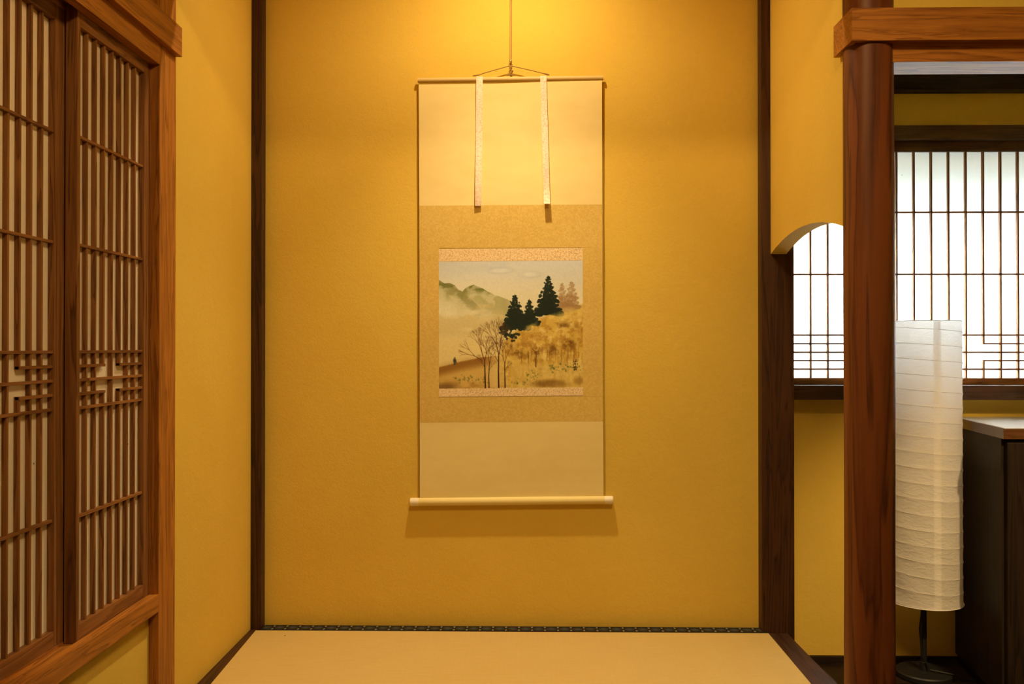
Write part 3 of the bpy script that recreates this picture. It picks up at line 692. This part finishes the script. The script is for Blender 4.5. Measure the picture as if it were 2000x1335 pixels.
for lay_ in (0,):
    for j in range(rows + 1):
        z = ZL0 + (ZL1 - ZL0) * j / rows
        for k in range(seg):
            t_ = 2 * math.pi * k / seg; r_ = rad(t_, z) - 0.0006 * lay_; vs.append((LX + r_ * math.cos(t_), LY + r_ * math.sin(t_), z))
m2 = MB(); n0 = (rows + 1) * seg
for j in range(rows):
    for k in range(seg):
        k2 = (k + 1) % seg; fs.append((j * seg + k, j * seg + k2, (j + 1) * seg + k2, (j + 1) * seg + k))
m2.add(vs[:n0], fs); sh = m2.build('shade', LANTERN, L, smooth=True); sh['label'] = 'white crinkled paper shade with a spiral rib'
m = MB(); pts = []; turns = (ZL1 - ZL0) / PI_; N = int(turns * 60)
for i in range(N + 1):
    # z falls as the angle grows: z = ZL0 + (n - th/2pi - 0.30) * PI_
    th = -2 * math.pi * i / 60.0; z = ZL0 + (-th / (2 * math.pi) - 0.30) * PI_
    if z < ZL0 or z > ZL1: continue
    pts.append((LX + (R0 - 0.0004) * math.cos(th), LY + (R0 - 0.0004) * math.sin(th), z))
m.tube(pts, 0.0009, 6); m.build('rib', WIRE, sh, smooth=True)
for z in (ZL0, ZL1):
    m = MB(); rr = R0 + (0.0018 if z == ZL0 else -0.0005)
    m.tube([(LX + rr * math.cos(2 * math.pi * i / 72), LY + rr * math.sin(2 * math.pi * i / 72), z) for i in range(73)], 0.0013, 8); m.build('rim', WIRE, sh, smooth=True)
m = MB(); vs = []; fs = []; t0 = -math.pi / 2 - 0.06      # overlap seam of the paper, facing the room
for j in range(rows + 1):
    z = ZL0 + (ZL1 - ZL0) * j / rows
    for k in range(5):
        t_ = t0 - 0.095 + 0.19 * k / 4; r_ = rad(t_, z) + 0.0007; vs.append((LX + r_ * math.cos(t_), LY + r_ * math.sin(t_), z))
for j in range(rows):
    for k in range(4): fs.append((j * 5 + k, j * 5 + k + 1, j * 5 + 6 + k, j * 5 + 5 + k))
m.add(vs, fs); m.build('seam', LANTERN, sh, smooth=True)
m = MB()
for k in range(3):
    t_ = 2 * math.pi * k / 3 + 0.5; m.tube([(LX, LY, -0.03), (LX + (R0 - 0.004) * math.cos(t_), LY + (R0 - 0.004) * math.sin(t_), 0.080)], 0.0016, 6)
m.build('shade_bracket', BLACKM, L, smooth=True)
m = MB(); m.tube([(LX - 0.006, LY - 0.010, -0.86), (LX - 0.020, LY - 0.014, -0.97), (LX - 0.014, LY - 0.016, -1.06), (LX + 0.012, LY - 0.020, FL + 0.030), (LX + 0.08, LY - 0.05, FL + 0.024), (LX + 0.105, LY - 0.045, FL + 0.006), (LX + 0.16, LY - 0.04, FL + 0.004), (LX + 0.20, LY - 0.12, FL + 0.004)], 0.0028, 8)
m.build('power_cord', BLACKM, L, smooth=True)

# ------------------------------------------------------------------ dark cabinet at the right edge
cb = thing('cabinet', (1.95, 2.95, FL), 'dark low cabinet with a glossy top beside the paper lamp', 'cabinet')
zc0, zc1 = -0.2836, -0.2520
MB().prism([(1.4734, 2.7219), (2.60, 2.7219), (2.60, 3.164), (1.5345, 3.164)], zc0, zc1, 'Z').build('worktop', TOPW, cb)
PALE = m_plain('pale_top_sheet', (0.46, 0.47, 0.48), 0.35, 0.5, var=0.08)
MB().prism([(1.4790, 2.7275), (2.595, 2.7275), (2.595, 3.164), (1.5395, 3.164)], zc1, zc1 + 0.0018, 'Z').build('top_sheet', PALE, cb)['label'] = 'pale grey top surface'
MB().prism([(1.4800, 2.7480), (2.594, 2.7480), (2.594, 3.164), (1.5385, 3.164)], FL + 0.04, zc0, 'Z').build('body', BLACKW['Z'], cb)
MB().prism([(1.500, 2.775), (2.58, 2.775), (2.58, 3.164), (1.550, 3.164)], FL, FL + 0.04, 'Z').build('plinth', BLACKW['X'], cb)
for x0 in (1.490, 2.040):
    d = B((x0, x0 + 0.545), (2.7300, 2.7478), (FL + 0.05, zc0 - 0.012), 0.0015).build('door', BLACKW['Z'], cb)
    hx_ = x0 + 0.49 if x0 < 1.6 else x0 + 0.055
    B((hx_ - 0.006, hx_ + 0.006), (2.7180, 2.7302), (-0.62, -0.50), 0.002).build('handle', BLACKM, d)

for o in bpy.data.objects:
    if '_o' in o: del o['_o']
